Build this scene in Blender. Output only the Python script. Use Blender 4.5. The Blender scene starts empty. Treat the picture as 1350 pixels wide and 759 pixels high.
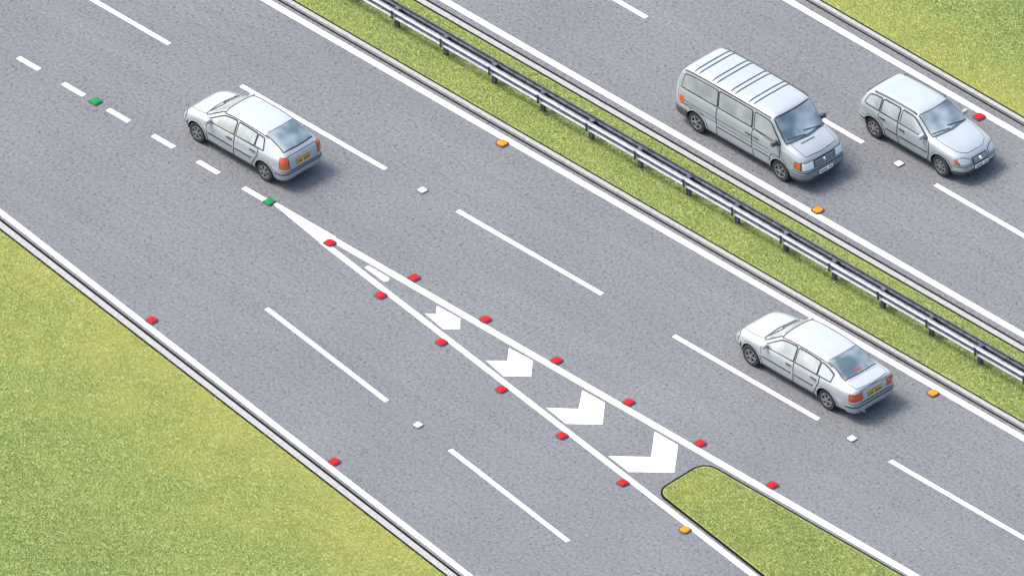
import bpy, bmesh, math, random
import numpy as np
from mathutils import Vector, Matrix
from mathutils.bvhtree import BVHTree
from mathutils.geometry import delaunay_2d_cdt

random.seed(7)
rng = np.random.default_rng(7)
scene = bpy.context.scene
COL = scene.collection

# ------------------------------------------------------------------ camera, world, sun, exposure
S = 48.0                                   # photograph pixels per metre across the view
EL = math.asin(1 / math.sqrt(3))           # isometric elevation, 35.26 degrees
cam_d = bpy.data.cameras.new('camera')
cam = bpy.data.objects.new('camera', cam_d)
COL.objects.link(cam)
cam_d.type = 'ORTHO'
cam_d.ortho_scale = 1350 / S
cam_d.clip_start = 0.1
cam_d.clip_end = 900
vdir = Vector((math.cos(EL) / math.sqrt(2), -math.cos(EL) / math.sqrt(2), math.sin(EL)))
cam.location = vdir * 60
cam.rotation_euler = (math.pi / 2 - EL, 0, math.radians(45))
scene.camera = cam

SUN_EL = math.radians(58)
SUN_AZ = math.radians(208)                 # compass bearing of the sun in the XY plane, from +X
sun_to = Vector((math.cos(SUN_EL) * math.cos(SUN_AZ), math.cos(SUN_EL) * math.sin(SUN_AZ), math.sin(SUN_EL)))
world = bpy.data.worlds.new('World')
scene.world = world
world.use_nodes = True
wn = world.node_tree
wn.nodes.clear()
sky = wn.nodes.new('ShaderNodeTexSky')
sky.sky_type = 'NISHITA'
sky.sun_disc = False
sky.sun_elevation = SUN_EL
sky.sun_rotation = math.pi / 2 - SUN_AZ
sky.air_density = 1.0
sky.dust_density = 4.0
bg = wn.nodes.new('ShaderNodeBackground')
bg.inputs['Strength'].default_value = 0.15
wo = wn.nodes.new('ShaderNodeOutputWorld')
wn.links.new(sky.outputs[0], bg.inputs[0])
wn.links.new(bg.outputs[0], wo.inputs[0])
sun_d = bpy.data.lights.new('sun', 'SUN')
sun_d.energy = 1.5
sun_d.angle = math.radians(18)
sun_d.color = (1.0, 0.965, 0.91)
sun = bpy.data.objects.new('sun', sun_d)
COL.objects.link(sun)
sun.rotation_euler = sun_to.to_track_quat('Z', 'Y').to_euler()
sun.location = sun_to * 40
scene.view_settings.view_transform = 'Standard'
scene.view_settings.look = 'None'
scene.view_settings.gamma = 1
scene.view_settings.use_curve_mapping = False
scene.view_settings.exposure = 1.5


def G(px, py, z=0.0):
    """ground position (metres) of a measured place"""
    u = (px - 675) / S
    v = (py - 379.5 + S * math.cos(EL) * z) / (S * math.sin(EL))
    return Vector(((u + v) / math.sqrt(2), (u - v) / math.sqrt(2), z))


# ------------------------------------------------------------------ materials
def mat(name, color, rough=0.6, metal=0.0, coat=0.0, spec=0.5):
    m = bpy.data.materials.new(name)
    m.use_nodes = True
    b = m.node_tree.nodes['Principled BSDF']
    b.inputs['Base Color'].default_value = (*color, 1)
    b.inputs['Roughness'].default_value = rough
    b.inputs['Metallic'].default_value = metal
    b.inputs['Coat Weight'].default_value = coat
    b.inputs['Coat Roughness'].default_value = 0.08
    b.inputs['Specular IOR Level'].default_value = spec
    return m


class NT:
    def __init__(s, m):
        s.t = m.node_tree
        s.b = s.t.nodes['Principled BSDF']
        s.pos = s.t.nodes.new('ShaderNodeNewGeometry')

    def n(s, typ, **kw):
        nd = s.t.nodes.new(typ)
        for k, v in kw.items():
            setattr(nd, k, v)
        return nd

    def l(s, a, b):
        s.t.links.new(a, b)

    def noise(s, scale, detail=4, rough=0.55, vec=None):
        nd = s.n('ShaderNodeTexNoise')
        nd.inputs['Scale'].default_value = scale
        nd.inputs['Detail'].default_value = detail
        nd.inputs['Roughness'].default_value = rough
        s.l(vec or s.pos.outputs['Position'], nd.inputs['Vector'])
        return nd.outputs[0]

    def ramp(s, src, stops):
        nd = s.n('ShaderNodeValToRGB')
        el = nd.color_ramp.elements
        while len(el) < len(stops):
            el.new(0.5)
        for e, (p, c) in zip(el, stops):
            e.position = p
            e.color = (*c, 1) if len(c) == 3 else c
        s.l(src, nd.inputs[0])
        return nd.outputs[0]

    def mix(s, mode, fac, a, b):
        nd = s.n('ShaderNodeMix', data_type='RGBA', blend_type=mode)
        if isinstance(fac, (int, float)):
            nd.inputs[0].default_value = fac
        else:
            s.l(fac, nd.inputs[0])
        for i, v in ((6, a), (7, b)):
            if isinstance(v, tuple):
                nd.inputs[i].default_value = (*v, 1)
            else:
                s.l(v, nd.inputs[i])
        return nd.outputs[2]

    def bump(s, h, strength, dist):
        nd = s.n('ShaderNodeBump')
        nd.inputs['Strength'].default_value = strength
        nd.inputs['Distance'].default_value = dist
        s.l(h, nd.inputs['Height'])
        s.l(nd.outputs[0], s.b.inputs['Normal'])


def mottled(name, c0, c1, scale, rough, bump=0.0, bscale=None, detail=5, metal=0.0):
    m = mat(name, c0, rough, metal)
    t = NT(m)
    f = t.noise(scale, detail)
    t.l(t.ramp(f, [(0.3, c0), (0.7, c1)]), t.b.inputs['Base Color'])
    if bump:
        t.bump(t.noise(bscale or scale * 3, 4), bump, 0.01)
    return m


M = {}
# asphalt: pale worn aggregate with pits
m = mat('asphalt', (0.13, 0.13, 0.14), 0.88)
t = NT(m)
fine = t.noise(10, 5, 0.66)
c = t.ramp(fine, [(0.30, (0.049, 0.051, 0.055)), (0.44, (0.090, 0.095, 0.100)), (0.60, (0.115, 0.120, 0.125)), (0.78, (0.180, 0.184, 0.189))])
vor = t.n('ShaderNodeTexVoronoi')
vor.inputs['Scale'].default_value = 6.0
t.l(t.pos.outputs['Position'], vor.inputs['Vector'])
pit = t.ramp(vor.outputs['Distance'], [(0.10, (0.45, 0.45, 0.46)), (0.24, (1.02, 1.02, 1.02))])
c = t.mix('MULTIPLY', 0.95, c, pit)
big = t.ramp(t.noise(0.22, 4), [(0.3, (0.90, 0.90, 0.91)), (0.7, (1.07, 1.07, 1.06))])
c = t.mix('MULTIPLY', 1.0, c, big)
mp = t.n('ShaderNodeMapping')                      # faint polishing and grime drawn out along the lanes
mp.inputs['Scale'].default_value = (0.05, 1.3, 1.0)
t.l(t.pos.outputs['Position'], mp.inputs['Vector'])
tr = t.ramp(t.noise(1.0, 4, 0.6, mp.outputs[0]), [(0.3, (0.93, 0.93, 0.93)), (0.65, (1.04, 1.04, 1.04))])
c = t.mix('MULTIPLY', 1.0, c, tr)
t.l(c, t.b.inputs['Base Color'])
t.bump(fine, 0.55, 0.02)
M['asphalt'] = m

# thermoplastic road paint, slightly worn
m = mat('road_paint', (0.8, 0.8, 0.78), 0.7)
t = NT(m)
w = t.ramp(t.noise(16, 5, 0.7), [(0.27, (0.24, 0.24, 0.245)), (0.38, (0.56, 0.56, 0.555)), (0.7, (0.68, 0.68, 0.67))])
w = t.mix('MULTIPLY', 1.0, w, t.ramp(t.noise(1.3, 4), [(0.3, (0.86, 0.86, 0.86)), (0.6, (1, 1, 1))]))
t.l(w, t.b.inputs['Base Color'])
t.bump(t.noise(30, 3), 0.3, 0.01)
M['paint_white'] = m

M['kerb'] = mottled('kerb_concrete', (0.190, 0.190, 0.181), (0.266, 0.266, 0.253), 9, 0.85, 0.4, 40)
M['joint'] = mottled('bitumen_joint', (0.003, 0.003, 0.003), (0.009, 0.009, 0.009), 12, 0.9)
M['joint'].node_tree.nodes['Principled BSDF'].inputs['Specular IOR Level'].default_value = 0.1
M['soil'] = mottled('turf_ground', (0.168, 0.216, 0.064), (0.232, 0.264, 0.080), 6, 0.95, 0.5, 30)


def grass_mat(name):
    m = mat(name, (0.15, 0.2, 0.05), 0.75, spec=0.2)
    t = NT(m)
    at = t.n('ShaderNodeAttribute', attribute_name='dry')
    patch = t.noise(0.55, 4)
    ad = t.n('ShaderNodeMath', operation='MULTIPLY_ADD')
    t.l(patch, ad.inputs[0])
    ad.inputs[1].default_value = 0.9
    sb = t.n('ShaderNodeMath', operation='SUBTRACT')
    t.l(at.outputs['Fac'], sb.inputs[0])
    sb.inputs[1].default_value = 0.45
    t.l(sb.outputs[0], ad.inputs[2])
    base = t.ramp(ad.outputs[0], [(0.05, (0.132, 0.212, 0.062)), (0.5, (0.232, 0.288, 0.078)), (1.0, (0.47, 0.415, 0.100))])
    rnd = t.ramp(t.pos.outputs['Random Per Island'], [(0.0, (0.88, 0.89, 0.86)), (0.5, (1, 1, 1)), (0.94, (1.08, 1.06, 1.06)), (1.0, (1.2, 1.14, 1.18))])
    c = t.mix('MULTIPLY', 1.0, base, rnd)
    t.l(c, t.b.inputs['Base Color'])
    # thin blades let light through
    tr = t.n('ShaderNodeBsdfTranslucent')
    t.l(c, tr.inputs['Color'])
    mx = t.n('ShaderNodeMixShader')
    mx.inputs[0].default_value = 0.45
    t.l(t.b.outputs[0], mx.inputs[1])
    t.l(tr.outputs[0], mx.inputs[2])
    out = [n for n in t.t.nodes if n.type == 'OUTPUT_MATERIAL'][0]
    t.l(mx.outputs[0], out.inputs['Surface'])
    return m


M['grass'] = grass_mat('grass_blades')
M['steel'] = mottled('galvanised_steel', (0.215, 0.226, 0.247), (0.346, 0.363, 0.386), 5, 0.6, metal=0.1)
M['steel_dark'] = mottled('weathered_shade_steel', (0.025, 0.028, 0.04), (0.11, 0.12, 0.15), 7, 0.5, metal=0.3)  # dark rail and posts; also the painted shading lines on the guard rails
M['bolt'] = mat('bolt_steel', (0.05, 0.05, 0.06), 0.4, 0.6)


def paint(name, c, rough=0.32):
    m = mat(name, c, rough, 0.15, 0.7)
    t = NT(m)
    k = t.ramp(t.noise(1.7, 3), [(0.3, tuple(v * 0.95 for v in c)), (0.7, tuple(v * 1.04 for v in c))])
    t.l(k, t.b.inputs['Base Color'])
    return m


M['silver'] = paint('silver_paint', (0.308, 0.326, 0.333))
M['silver_blue'] = paint('pale_silver_paint', (0.273, 0.304, 0.307))
M['white_van'] = paint('pale_van_paint', (0.277, 0.302, 0.306))
M['seam'] = mat('panel_seam', (0.012, 0.014, 0.016), 0.6)
M['rubber'] = mat('window_rubber', (0.014, 0.016, 0.018), 0.5)
M['trim'] = mottled('dark_plastic', (0.035, 0.042, 0.046), (0.055, 0.064, 0.07), 6, 0.55)
M['tyre'] = mottled('tyre_rubber', (0.010, 0.010, 0.011), (0.017, 0.017, 0.019), 12, 0.8)
M['rim'] = mottled('alloy_rim', (0.168, 0.174, 0.179), (0.235, 0.241, 0.246), 8, 0.35, metal=0.4)
M['hub'] = mat('hub_dark', (0.02, 0.021, 0.023), 0.6)


def glass(name, c0, c1, scale=2.2, rough=0.06):
    m = mat(name, c0, rough, 0.0, 0.6, 0.7)
    t = NT(m)
    t.l(t.ramp(t.noise(scale, 2), [(0.38, c0), (0.62, c1)]), t.b.inputs['Base Color'])  # pale mottling puts sky reflections into the base colour
    return m


M['glass_side'] = glass('pale_side_glass', (0.214, 0.235, 0.238), (0.299, 0.317, 0.313))
M['glass_dark'] = glass('tinted_glass', (0.060, 0.092, 0.105), (0.27, 0.31, 0.32), 1.1)  # (0.099, 0.144, 0.158), (0.225, 0.270, 0.279), 1.2)
M['lamp_red'] = mat('red_lens', (0.440, 0.040, 0.016), 0.15, 0, 0.6)
M['lamp_orange'] = mat('orange_lens', (0.448, 0.096, 0.010), 0.25, 0, 0.3)
M['lamp_clear'] = mat('clear_lens', (0.34, 0.37, 0.38), 0.1, 0.2, 0.6)
M['lamp_white'] = mat('white_lens', (0.62, 0.65, 0.66), 0.15, 0.0, 0.5)
M['plate_yellow'] = mat('yellow_plate', (0.496, 0.288, 0.024), 0.5)
M['plate_white'] = mat('white_plate', (0.75, 0.76, 0.75), 0.5)
M['bumper_grey'] = mottled('grey_bumper', (0.13, 0.145, 0.15), (0.16, 0.175, 0.18), 5, 0.5)
M['chrome'] = mat('chrome', (0.6, 0.62, 0.63), 0.15, 0.9)
M['stud_case'] = mottled('stud_casting', (0.012, 0.012, 0.013), (0.03, 0.03, 0.03), 20, 0.6)
M['stud_case_grey'] = mottled('stud_casting_grey', (0.05, 0.05, 0.055), (0.09, 0.09, 0.095), 20, 0.6)


def lens(name, c):
    m = mat(name, c, 0.5, 0.0, 0.0, 0.12)
    t = NT(m)
    t.l(t.ramp(t.noise(14, 4), [(0.3, tuple(v * 0.72 for v in c)), (0.6, c)]), t.b.inputs['Base Color'])
    return m


M['stud_red'] = lens('red_reflector', (0.361, 0.004, 0.008))
M['stud_amber'] = lens('amber_reflector', (0.476, 0.170, 0.007))
M['stud_green'] = lens('green_reflector', (0.003, 0.170, 0.038))
M['stud_white'] = lens('white_reflector', (0.72, 0.73, 0.73))


# ------------------------------------------------------------------ object helpers
def link(name, me, parent=None, mats=()):
    for mm in mats:
        me.materials.append(mm)
    o = bpy.data.objects.new(name, me)
    COL.objects.link(o)
    if parent:
        o.parent = parent
    return o


def from_py(name, verts, faces, mats, parent=None, smooth=False, midx=None, sharp=None):
    me = bpy.data.meshes.new(name)
    me.from_pydata([tuple(v) for v in verts], [], faces)
    if midx:
        me.polygons.foreach_set('material_index', midx)
    if smooth:
        me.polygons.foreach_set('use_smooth', [True] * len(me.polygons))
        if sharp:
            me.set_sharp_from_angle(angle=math.radians(sharp))
    me.update()
    return link(name, me, parent, mats)


def from_bm(name, bm, mats, parent=None, smooth=False, sharp=40):
    me = bpy.data.meshes.new(name)
    bmesh.ops.recalc_face_normals(bm, faces=bm.faces[:])
    bm.to_mesh(me)
    bm.free()
    if smooth:
        me.polygons.foreach_set('use_smooth', [True] * len(me.polygons))
        me.set_sharp_from_angle(angle=math.radians(sharp))
    return link(name, me, parent, mats)


def struct(o):
    o['kind'] = 'structure'
    return o


def empty(name, loc, rotz, label, cat, group=None):
    o = bpy.data.objects.new(name, None)
    COL.objects.link(o)
    o.location = loc
    o.rotation_euler = (0, 0, rotz)
    o.empty_display_size = 0.3
    o['label'] = label
    o['category'] = cat
    if group:
        o['group'] = group
    return o


def box(bm, c, s, bevel=0.0, rot=None, mi=0):
    r = bmesh.ops.create_cube(bm, size=1)
    vs = r['verts']
    for v in vs:
        v.co = Vector((v.co.x * s[0], v.co.y * s[1], v.co.z * s[2]))
    fs = set(f for v in vs for f in v.link_faces)
    if bevel:
        es = list(set(e for f in fs for e in f.edges))
        rr = bmesh.ops.bevel(bm, geom=es, offset=bevel, segments=2, affect='EDGES', profile=0.6)
        vs = list(set(v for f in rr['faces'] for v in f.verts) | set(v for v in vs if v.is_valid))
        fs = set(f for v in vs for f in v.link_faces)
    for v in vs:
        if rot:
            v.co = rot @ v.co
        v.co += Vector(c)
    for f in fs:
        f.material_index = mi
    return vs


def tube(bm, pts, r, n=8):
    rings = []
    for i, p in enumerate(pts):
        p = Vector(p)
        d = (Vector(pts[min(i + 1, len(pts) - 1)]) - Vector(pts[max(i - 1, 0)])).normalized()
        a = d.cross(Vector((0, 0, 1)))
        if a.length < 1e-3:
            a = Vector((1, 0, 0))
        a.normalize()
        b = d.cross(a)
        rr = r[i] if isinstance(r, (list, tuple)) else r
        rings.append([bm.verts.new(p + a * math.cos(2 * math.pi * k / n) * rr + b * math.sin(2 * math.pi * k / n) * rr) for k in range(n)])
    for r0, r1 in zip(rings, rings[1:]):
        for k in range(n):
            bm.faces.new((r0[k], r0[(k + 1) % n], r1[(k + 1) % n], r1[k]))
    bm.faces.new(rings[0])
    bm.faces.new(rings[-1])


def sheet(name, pts, z, m, parent=None):
    return from_py(name, [(p[0], p[1], z) for p in pts], [list(range(len(pts)))], [m], parent)


def lerp2(a, b, f):
    return Vector((a[0] + (b[0] - a[0]) * f, a[1] + (b[1] - a[1]) * f))


def strip_poly(a, b, w):
    """rectangle along a-b of width w, ends cut square to the carriageway"""
    a, b = Vector((a[0], a[1])), Vector((b[0], b[1]))
    n = Vector((0, 1))
    return [a + n * w / 2, b + n * w / 2, b - n * w / 2, a - n * w / 2]


def yc(c, z=0.0):
    return -(c + 10.2) / 39.19 - z


# ------------------------------------------------------------------ SETTING: ground, roads, kerbs
ground = struct(from_py('ground', [(-300, -300, -0.03), (300, -300, -0.03), (300, 300, -0.03), (-300, 300, -0.03)], [[0, 1, 2, 3]], [M['soil']]))

XA, XB = -45.0, 45.0
# left edge of the slip road: measured line, becoming parallel to the motorway upstream
La, Lb = G(-430, -54), G(1000, 1054)
Ldir = (Lb - La).normalized()
Lnorm = Vector((-Ldir.y, Ldir.x, 0))            # towards the road


def left_edge(off):
    """polyline of the slip road's edge shifted by off metres towards the road"""
    a = La + Lnorm * off
    b = Lb + Lnorm * off + Ldir * 14
    return [Vector((XA, a.y - 0.0, 0)), a, b]


y_med0 = 5.13
main_pts = [(p.x, p.y) for p in left_edge(-0.42)] + [(XB, -14), (XB, y_med0 + 0.2), (XA, y_med0 + 0.2)]
road = struct(sheet('road', main_pts, 0.0, M['asphalt']))
far_road = struct(sheet('far_road', [(XA, 7.8), (XB, 7.8), (XB, 15.55), (XA, 15.55)], 0.0, M['asphalt']))

# kerbs (solid, 0.1 m step) with dark joints on both sides
KH = 0.10


def ribbon(name, left, right, z0, z1, m, parent=None, bevel=0.012):
    """solid between two polylines"""
    n = len(left)
    vs, fs = [], []
    for l, r in zip(left, right):
        l, r = Vector((l[0], l[1], 0)), Vector((r[0], r[1], 0))
        d = (r - l).normalized()
        vs += [(l.x, l.y, z0), (l.x, l.y, z1 - bevel), ((l + d * bevel).x, (l + d * bevel).y, z1),
               ((r - d * bevel).x, (r - d * bevel).y, z1), (r.x, r.y, z1 - bevel), (r.x, r.y, z0)]
    for i in range(n - 1):
        for k in range(5):
            a, b = i * 6 + k, i * 6 + k + 1
            fs.append((a, b, b + 6, a + 6))
    fs.append(tuple(range(5, -1, -1)))
    fs.append(tuple(range((n - 1) * 6, n * 6)))
    return from_py(name, vs, fs, [m], parent)


def dense(pl, step=3.0):
    out = []
    for a, b in zip(pl, pl[1:]):
        a, b = Vector((a[0], a[1])), Vector((b[0], b[1]))
        n = max(1, int((b - a).length / step))
        for i in range(n):
            out.append(a + (b - a) * i / n)
    out.append(Vector((pl[-1][0], pl[-1][1])))
    return out


def straight(y):
    return [Vector((XA, y)), Vector((XB, y))]


def kerb_line(pl_road, pl_back, pl_j0, pl_j1, back0, back1):
    k = struct(ribbon('kerb', pl_road, pl_back, -0.02, KH, M['kerb']))
    struct(ribbon('road_joint', pl_j0, pl_j1, -0.02, 0.005, M['joint'], k, 0.001))
    struct(ribbon('turf_joint', back0, back1, -0.02, KH - 0.008, M['joint'], k, 0.001))


# median, near carriageway side
ya, yb = 5.165, yc(-221.8, KH)
kerb_line(straight(ya), straight(yb), straight(5.11), straight(ya), straight(yb), straight(yb + 0.055))
MED_A = yb + 0.055
# median, far carriageway side
yb2, ya2 = yc(-316.5, KH), yc(-323.5, KH)
kerb_line(straight(ya2), straight(yb2), straight(ya2), straight(ya2 + 0.155), straight(yb2 - 0.055), straight(yb2))
MED_B = yb2 - 0.055
# far verge
ya3, yb3 = yc(-614.5), yc(-623.5, KH)
kerb_line(straight(ya3), straight(yb3), straight(ya3 - 0.05), straight(ya3), straight(yb3), straight(yb3 + 0.055))
FAR_V = yb3 + 0.055
# slip road side
k0, k1 = left_edge(-0.335), left_edge(-0.535)
kerb_line(k0, k1, left_edge(-0.335 + 0.15), k0, left_edge(-0.595), k1)
lv = left_edge(-0.595)

TZ = KH - 0.02
verge = struct(sheet('verge', [(p.x, p.y) for p in lv] + [(lv[2].x, -60), (XA, -60)], TZ, M['soil']))
median = struct(sheet('median', [(XA, MED_A), (XB, MED_A), (XB, MED_B), (XA, MED_B)], TZ, M['soil']))
far_verge = struct(sheet('far_verge', [(XA, FAR_V), (XB, FAR_V), (XB, 60), (XA, 60)], TZ, M['soil']))


def round_poly(pts, r, seg=5):
    out = []
    n = len(pts)
    for i in range(n):
        p, a, b = Vector(pts[i]).to_2d(), Vector(pts[i - 1]).to_2d(), Vector(pts[(i + 1) % n]).to_2d()
        rr = r[i] if isinstance(r, (list, tuple)) else r
        d = min(rr, (a - p).length * 0.45, (b - p).length * 0.45)
        if d < 1e-4:
            out.append(p)
            continue
        pa, pb = p + (a - p).normalized() * d, p + (b - p).normalized() * d
        for k in range(seg + 1):
            f = k / seg
            out.append((1 - f) ** 2 * pa + 2 * f * (1 - f) * p + f * f * pb)
    return out


def outset(pts, d):
    """grow a simple polygon by d"""
    n = len(pts)
    area = sum(pts[i - 1][0] * pts[i][1] - pts[i][0] * pts[i - 1][1] for i in range(n))
    sg = 1 if area > 0 else -1
    out = []
    for i in range(n):
        a, p, b = Vector(pts[i - 1]), Vector(pts[i]), Vector(pts[(i + 1) % n])
        e0, e1 = (p - a), (b - p)
        if e0.length < 1e-6:
            e0 = e1
        if e1.length < 1e-6:
            e1 = e0
        n0 = Vector((e0.y, -e0.x)).normalized() * sg
        n1 = Vector((e1.y, -e1.x)).normalized() * sg
        m_ = (n0 + n1)
        if m_.length < 1e-4:
            m_ = n0
        m_.normalize()
        k = max(0.5, m_.dot(n0))
        out.append(p + m_ * d / k)
    return out


# grass nose island between the diverging roads
ISZ = 0.05
isl = [G(867, 647, ISZ), G(929, 609, ISZ), G(1600, 994, ISZ), G(1600, 1221, ISZ)]
isl = round_poly([p.to_2d() for p in isl], [0.42, 0.5, 0.2, 0.2], 8)
edge_out = outset(isl, 0.05)
n_ = len(isl)
vs = [(p.x, p.y, 0.0) for p in edge_out] + [(p.x, p.y, ISZ) for p in edge_out] + [(p.x, p.y, ISZ) for p in isl] + [(p.x, p.y, 0.0) for p in isl]
fs = []
for i in range(n_):
    j = (i + 1) % n_
    for k in range(3):
        fs.append((k * n_ + i, k * n_ + j, (k + 1) * n_ + j, (k + 1) * n_ + i))
island = struct(sheet('island', isl, ISZ - 0.01, M['soil']))
struct(from_py('island_edging', vs, fs, [M['joint']], island))

# ------------------------------------------------------------------ road markings (thin painted sheets on the road)
MZ = 0.004


def mark(name, pts, parent=road, z=MZ):
    return struct(sheet(name, pts, z, M['paint_white'], parent))


def line_c(name, c, x0, x1, w, parent=road):
    y = yc(c)
    return mark(name, strip_poly((x0, y), (x1, y), w), parent)


def Xat(px, y):
    return (px - 675) / (S / math.sqrt(2)) - y


line_c('edge_line', -201.5, XA, XB, 0.20)
line_c('edge_line', -337.5, XA, XB, 0.20, far_road)
line_c('edge_line', -599.0, XA, XB, 0.20, far_road)
y1 = yc(-70.5)
for k in range(-5, 6):
    a = 318 + 285.2 * k
    mark('lane_line', strip_poly((Xat(a, y1), y1), (Xat(a + 190.5, y1), y1), 0.15))
y2 = yc(-468.5)
for k in range(-5, 6):
    a = 947.5 + 285.5 * k
    mark('lane_line', strip_poly((Xat(a, y2), y2), (Xat(a + 190, y2), y2), 0.15), far_road)
y0 = yc(62.2)
for k in range(-16, 5):
    a = 24 + 59.2 * k
    mark('lane_line', strip_poly((Xat(a, y0), y0), (Xat(a + 27.5, y0), y0), 0.165))
mark('lane_line', strip_poly((Xat(321, y0), y0), (Xat(357, y0 ), y0), 0.17))
# slip road edge line and its lane lines
e0, e1 = left_edge(0.09), left_edge(-0.09)
mark('edge_line', [p.to_2d() for p in e0] + [p.to_2d() for p in reversed(e1)])
for a, b in (((351.5, 406.5), (510, 528.5)), ((593.5, 592.5), (749, 713)), ((836, 780), (992, 900))):
    A, B = G(*a), G(*b)
    d = (B - A).normalized()
    n = Vector((-d.y, d.x, 0)) * 0.075
    mark('lane_line', [(A + n).to_2d(), (B + n).to_2d(), (B - n).to_2d(), (A - n).to_2d()])
# nose: solid tip and the two bounding lines
mark('nose_tip', [G(*p).to_2d() for p in ((350, 261), (357, 263), (443, 312.5), (432, 325), (424, 322))], z=MZ + 0.004)
mark('nose_line', strip_poly((Xat(428, y0), y0), (XB, y0), 0.215))
A, B = G(424, 318.5), G(1500, 1149)
d = (B - A).normalized()
n = Vector((-d.y, d.x, 0)) * 0.09
mark('nose_line', [(A + n).to_2d(), (B + n).to_2d(), (B - n).to_2d(), (A - n).to_2d()], z=MZ + 0.002)
chev = [
    [(480.8, 352.6), (486, 350), (513.7, 366.5), (511, 371), (505.8, 371)],
    [(576, 403.2), (606.8, 419.8), (606.4, 433.7), (584.3, 433.7), (560.3, 413.4), (575, 413.4)],
    [(671, 458.6), (702.4, 475.2), (700.1, 495.8), (664, 495.8), (640.6, 475.2), (668.8, 475.5)],
    [(767.7, 514.2), (797.5, 530.8), (794.1, 559.4), (746, 558.3), (720.2, 537.5), (762.8, 538.8)],
    [(862.9, 568.4), (893.8, 586.3), (888.9, 622.6), (828.9, 621.7), (802, 600.9), (858.4, 602)],
]
for pl in chev:
    mark('chevron', [G(*p).to_2d() for p in pl])

# ------------------------------------------------------------------ grass (uncountable): blades in one mesh
def in_poly(P, poly):
    x, y = P[:, 0], P[:, 1]
    inside = np.zeros(len(P), bool)
    n = len(poly)
    for i in range(n):
        x0_, y0_ = poly[i - 1][:2]
        x1_, y1_ = poly[i][:2]
        c = ((y0_ > y) != (y1_ > y)) & (x < (x1_ - x0_) * (y - y0_) / ((y1_ - y0_) + 1e-12) + x0_)
        inside ^= c
    return inside


def scatter(poly, density):
    a = np.array([[p[0], p[1]] for p in poly])
    lo, hi = a.min(0), a.max(0)
    n = int((hi - lo).prod() * density)
    P = rng.random((n, 2)) * (hi - lo) + lo
    P = P[in_poly(P, poly)]
    # keep what can be seen from the photograph's place or a step aside
    px = 675 + S / math.sqrt(2) * (P[:, 0] + P[:, 1])
    py = 379.5 + S * math.sin(EL) / math.sqrt(2) * (P[:, 0] - P[:, 1])
    k = (px > -130) & (px < 1480) & (py > -110) & (py < 880)
    return P[k]


def blades(name, P, z, dry, h0, h1):
    n = len(P)
    h = rng.uniform(h0, h1, n)
    w = rng.uniform(0.012, 0.022, n)
    ang = rng.uniform(0, 2 * np.pi, n)
    lean = rng.uniform(0.2, 1.0, n) * h
    la = rng.uniform(0, 2 * np.pi, n)
    V = np.zeros((n, 5, 3))
    ca, sa = np.cos(ang) * w / 2, np.sin(ang) * w / 2
    lx, ly = np.cos(la) * lean, np.sin(la) * lean
    for k, (f, ws) in enumerate(((0, 1), (0, -1), (0.55, 0.85), (0.55, -0.85))):
        V[:, k, 0] = P[:, 0] + ca * ws + lx * f * f
        V[:, k, 1] = P[:, 1] + sa * ws + ly * f * f
        V[:, k, 2] = z + h * f
    V[:, 4, 0] = P[:, 0] + lx
    V[:, 4, 1] = P[:, 1] + ly
    V[:, 4, 2] = z + h * 0.95
    me = bpy.data.meshes.new(name)
    me.vertices.add(n * 5)
    me.vertices.foreach_set('co', V.reshape(-1))
    base = np.arange(n)[:, None] * 5
    loops = (base + np.array([[0, 1, 3, 2, 2, 3, 4]])).reshape(-1)
    me.loops.add(n * 7)
    me.loops.foreach_set('vertex_index', loops.astype(np.int32))
    me.polygons.add(n * 2)
    ls = (np.arange(n)[:, None] * 7 + np.array([[0, 4]])).reshape(-1)
    me.polygons.foreach_set('loop_start', ls.astype(np.int32))
    me.update(calc_edges=True)
    at = me.attributes.new('dry', 'FLOAT', 'POINT')
    at.data.foreach_set('value', np.repeat(dry, 5).astype(np.float32))
    o = link(name, me, None, [M['grass']])
    o['kind'] = 'stuff'
    return o


DENS = 2600
P = scatter([(p.x, p.y) for p in lv] + [(lv[2].x, -40), (XA, -40)], DENS)
rel = P - np.array([La.x, La.y])
dist = -(rel[:, 0] * Lnorm.x + rel[:, 1] * Lnorm.y) - 0.57
dry = np.clip(1.0 - dist / 9.0, 0, 1) * 0.85 + 0.08
o = blades('grass', P, TZ - 0.01, dry, 0.02, 0.05)
o['label'] = 'short yellow green verge grass filling the lower left beside the slip road kerb'
o['category'] = 'grass'
P = scatter([(-30, MED_A + .02), (30, MED_A + .02), (30, MED_B - .02), (-30, MED_B - .02)], DENS)
o = blades('grass', P, TZ - 0.01, np.full(len(P), 0.42) + 0.18 * rng.random(len(P)), 0.02, 0.05)
o['label'] = 'strip of short green grass on the central reservation under the crash barrier'
o['category'] = 'grass'
P = scatter([(-30, FAR_V + .02), (30, FAR_V + .02), (30, 40), (-30, 40)], DENS)
dist = P[:, 1] - FAR_V
o = blades('grass', P, TZ - 0.01, np.clip(0.95 - dist / 4.5, 0.12, 1), 0.02, 0.05)
o['label'] = 'green verge grass in the upper right corner beyond the far kerb'
o['category'] = 'grass'
P = scatter(outset(isl, -0.03), DENS)
o = blades('grass', P, ISZ - 0.015, np.clip(0.66 - (P[:, 0] - isl[0].x) / 30, 0.2, 1), 0.02, 0.045)
o['label'] = 'short green grass covering the rounded island between the diverging roads'
o['category'] = 'grass'

# ------------------------------------------------------------------ crash barrier
barrier = empty('crash_barrier', (0, 6.48, TZ), 0, 'long double sided steel crash barrier on posts along the grassy central reservation', 'crash barrier')
BX0, BX1 = -24.0, 26.0


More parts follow.
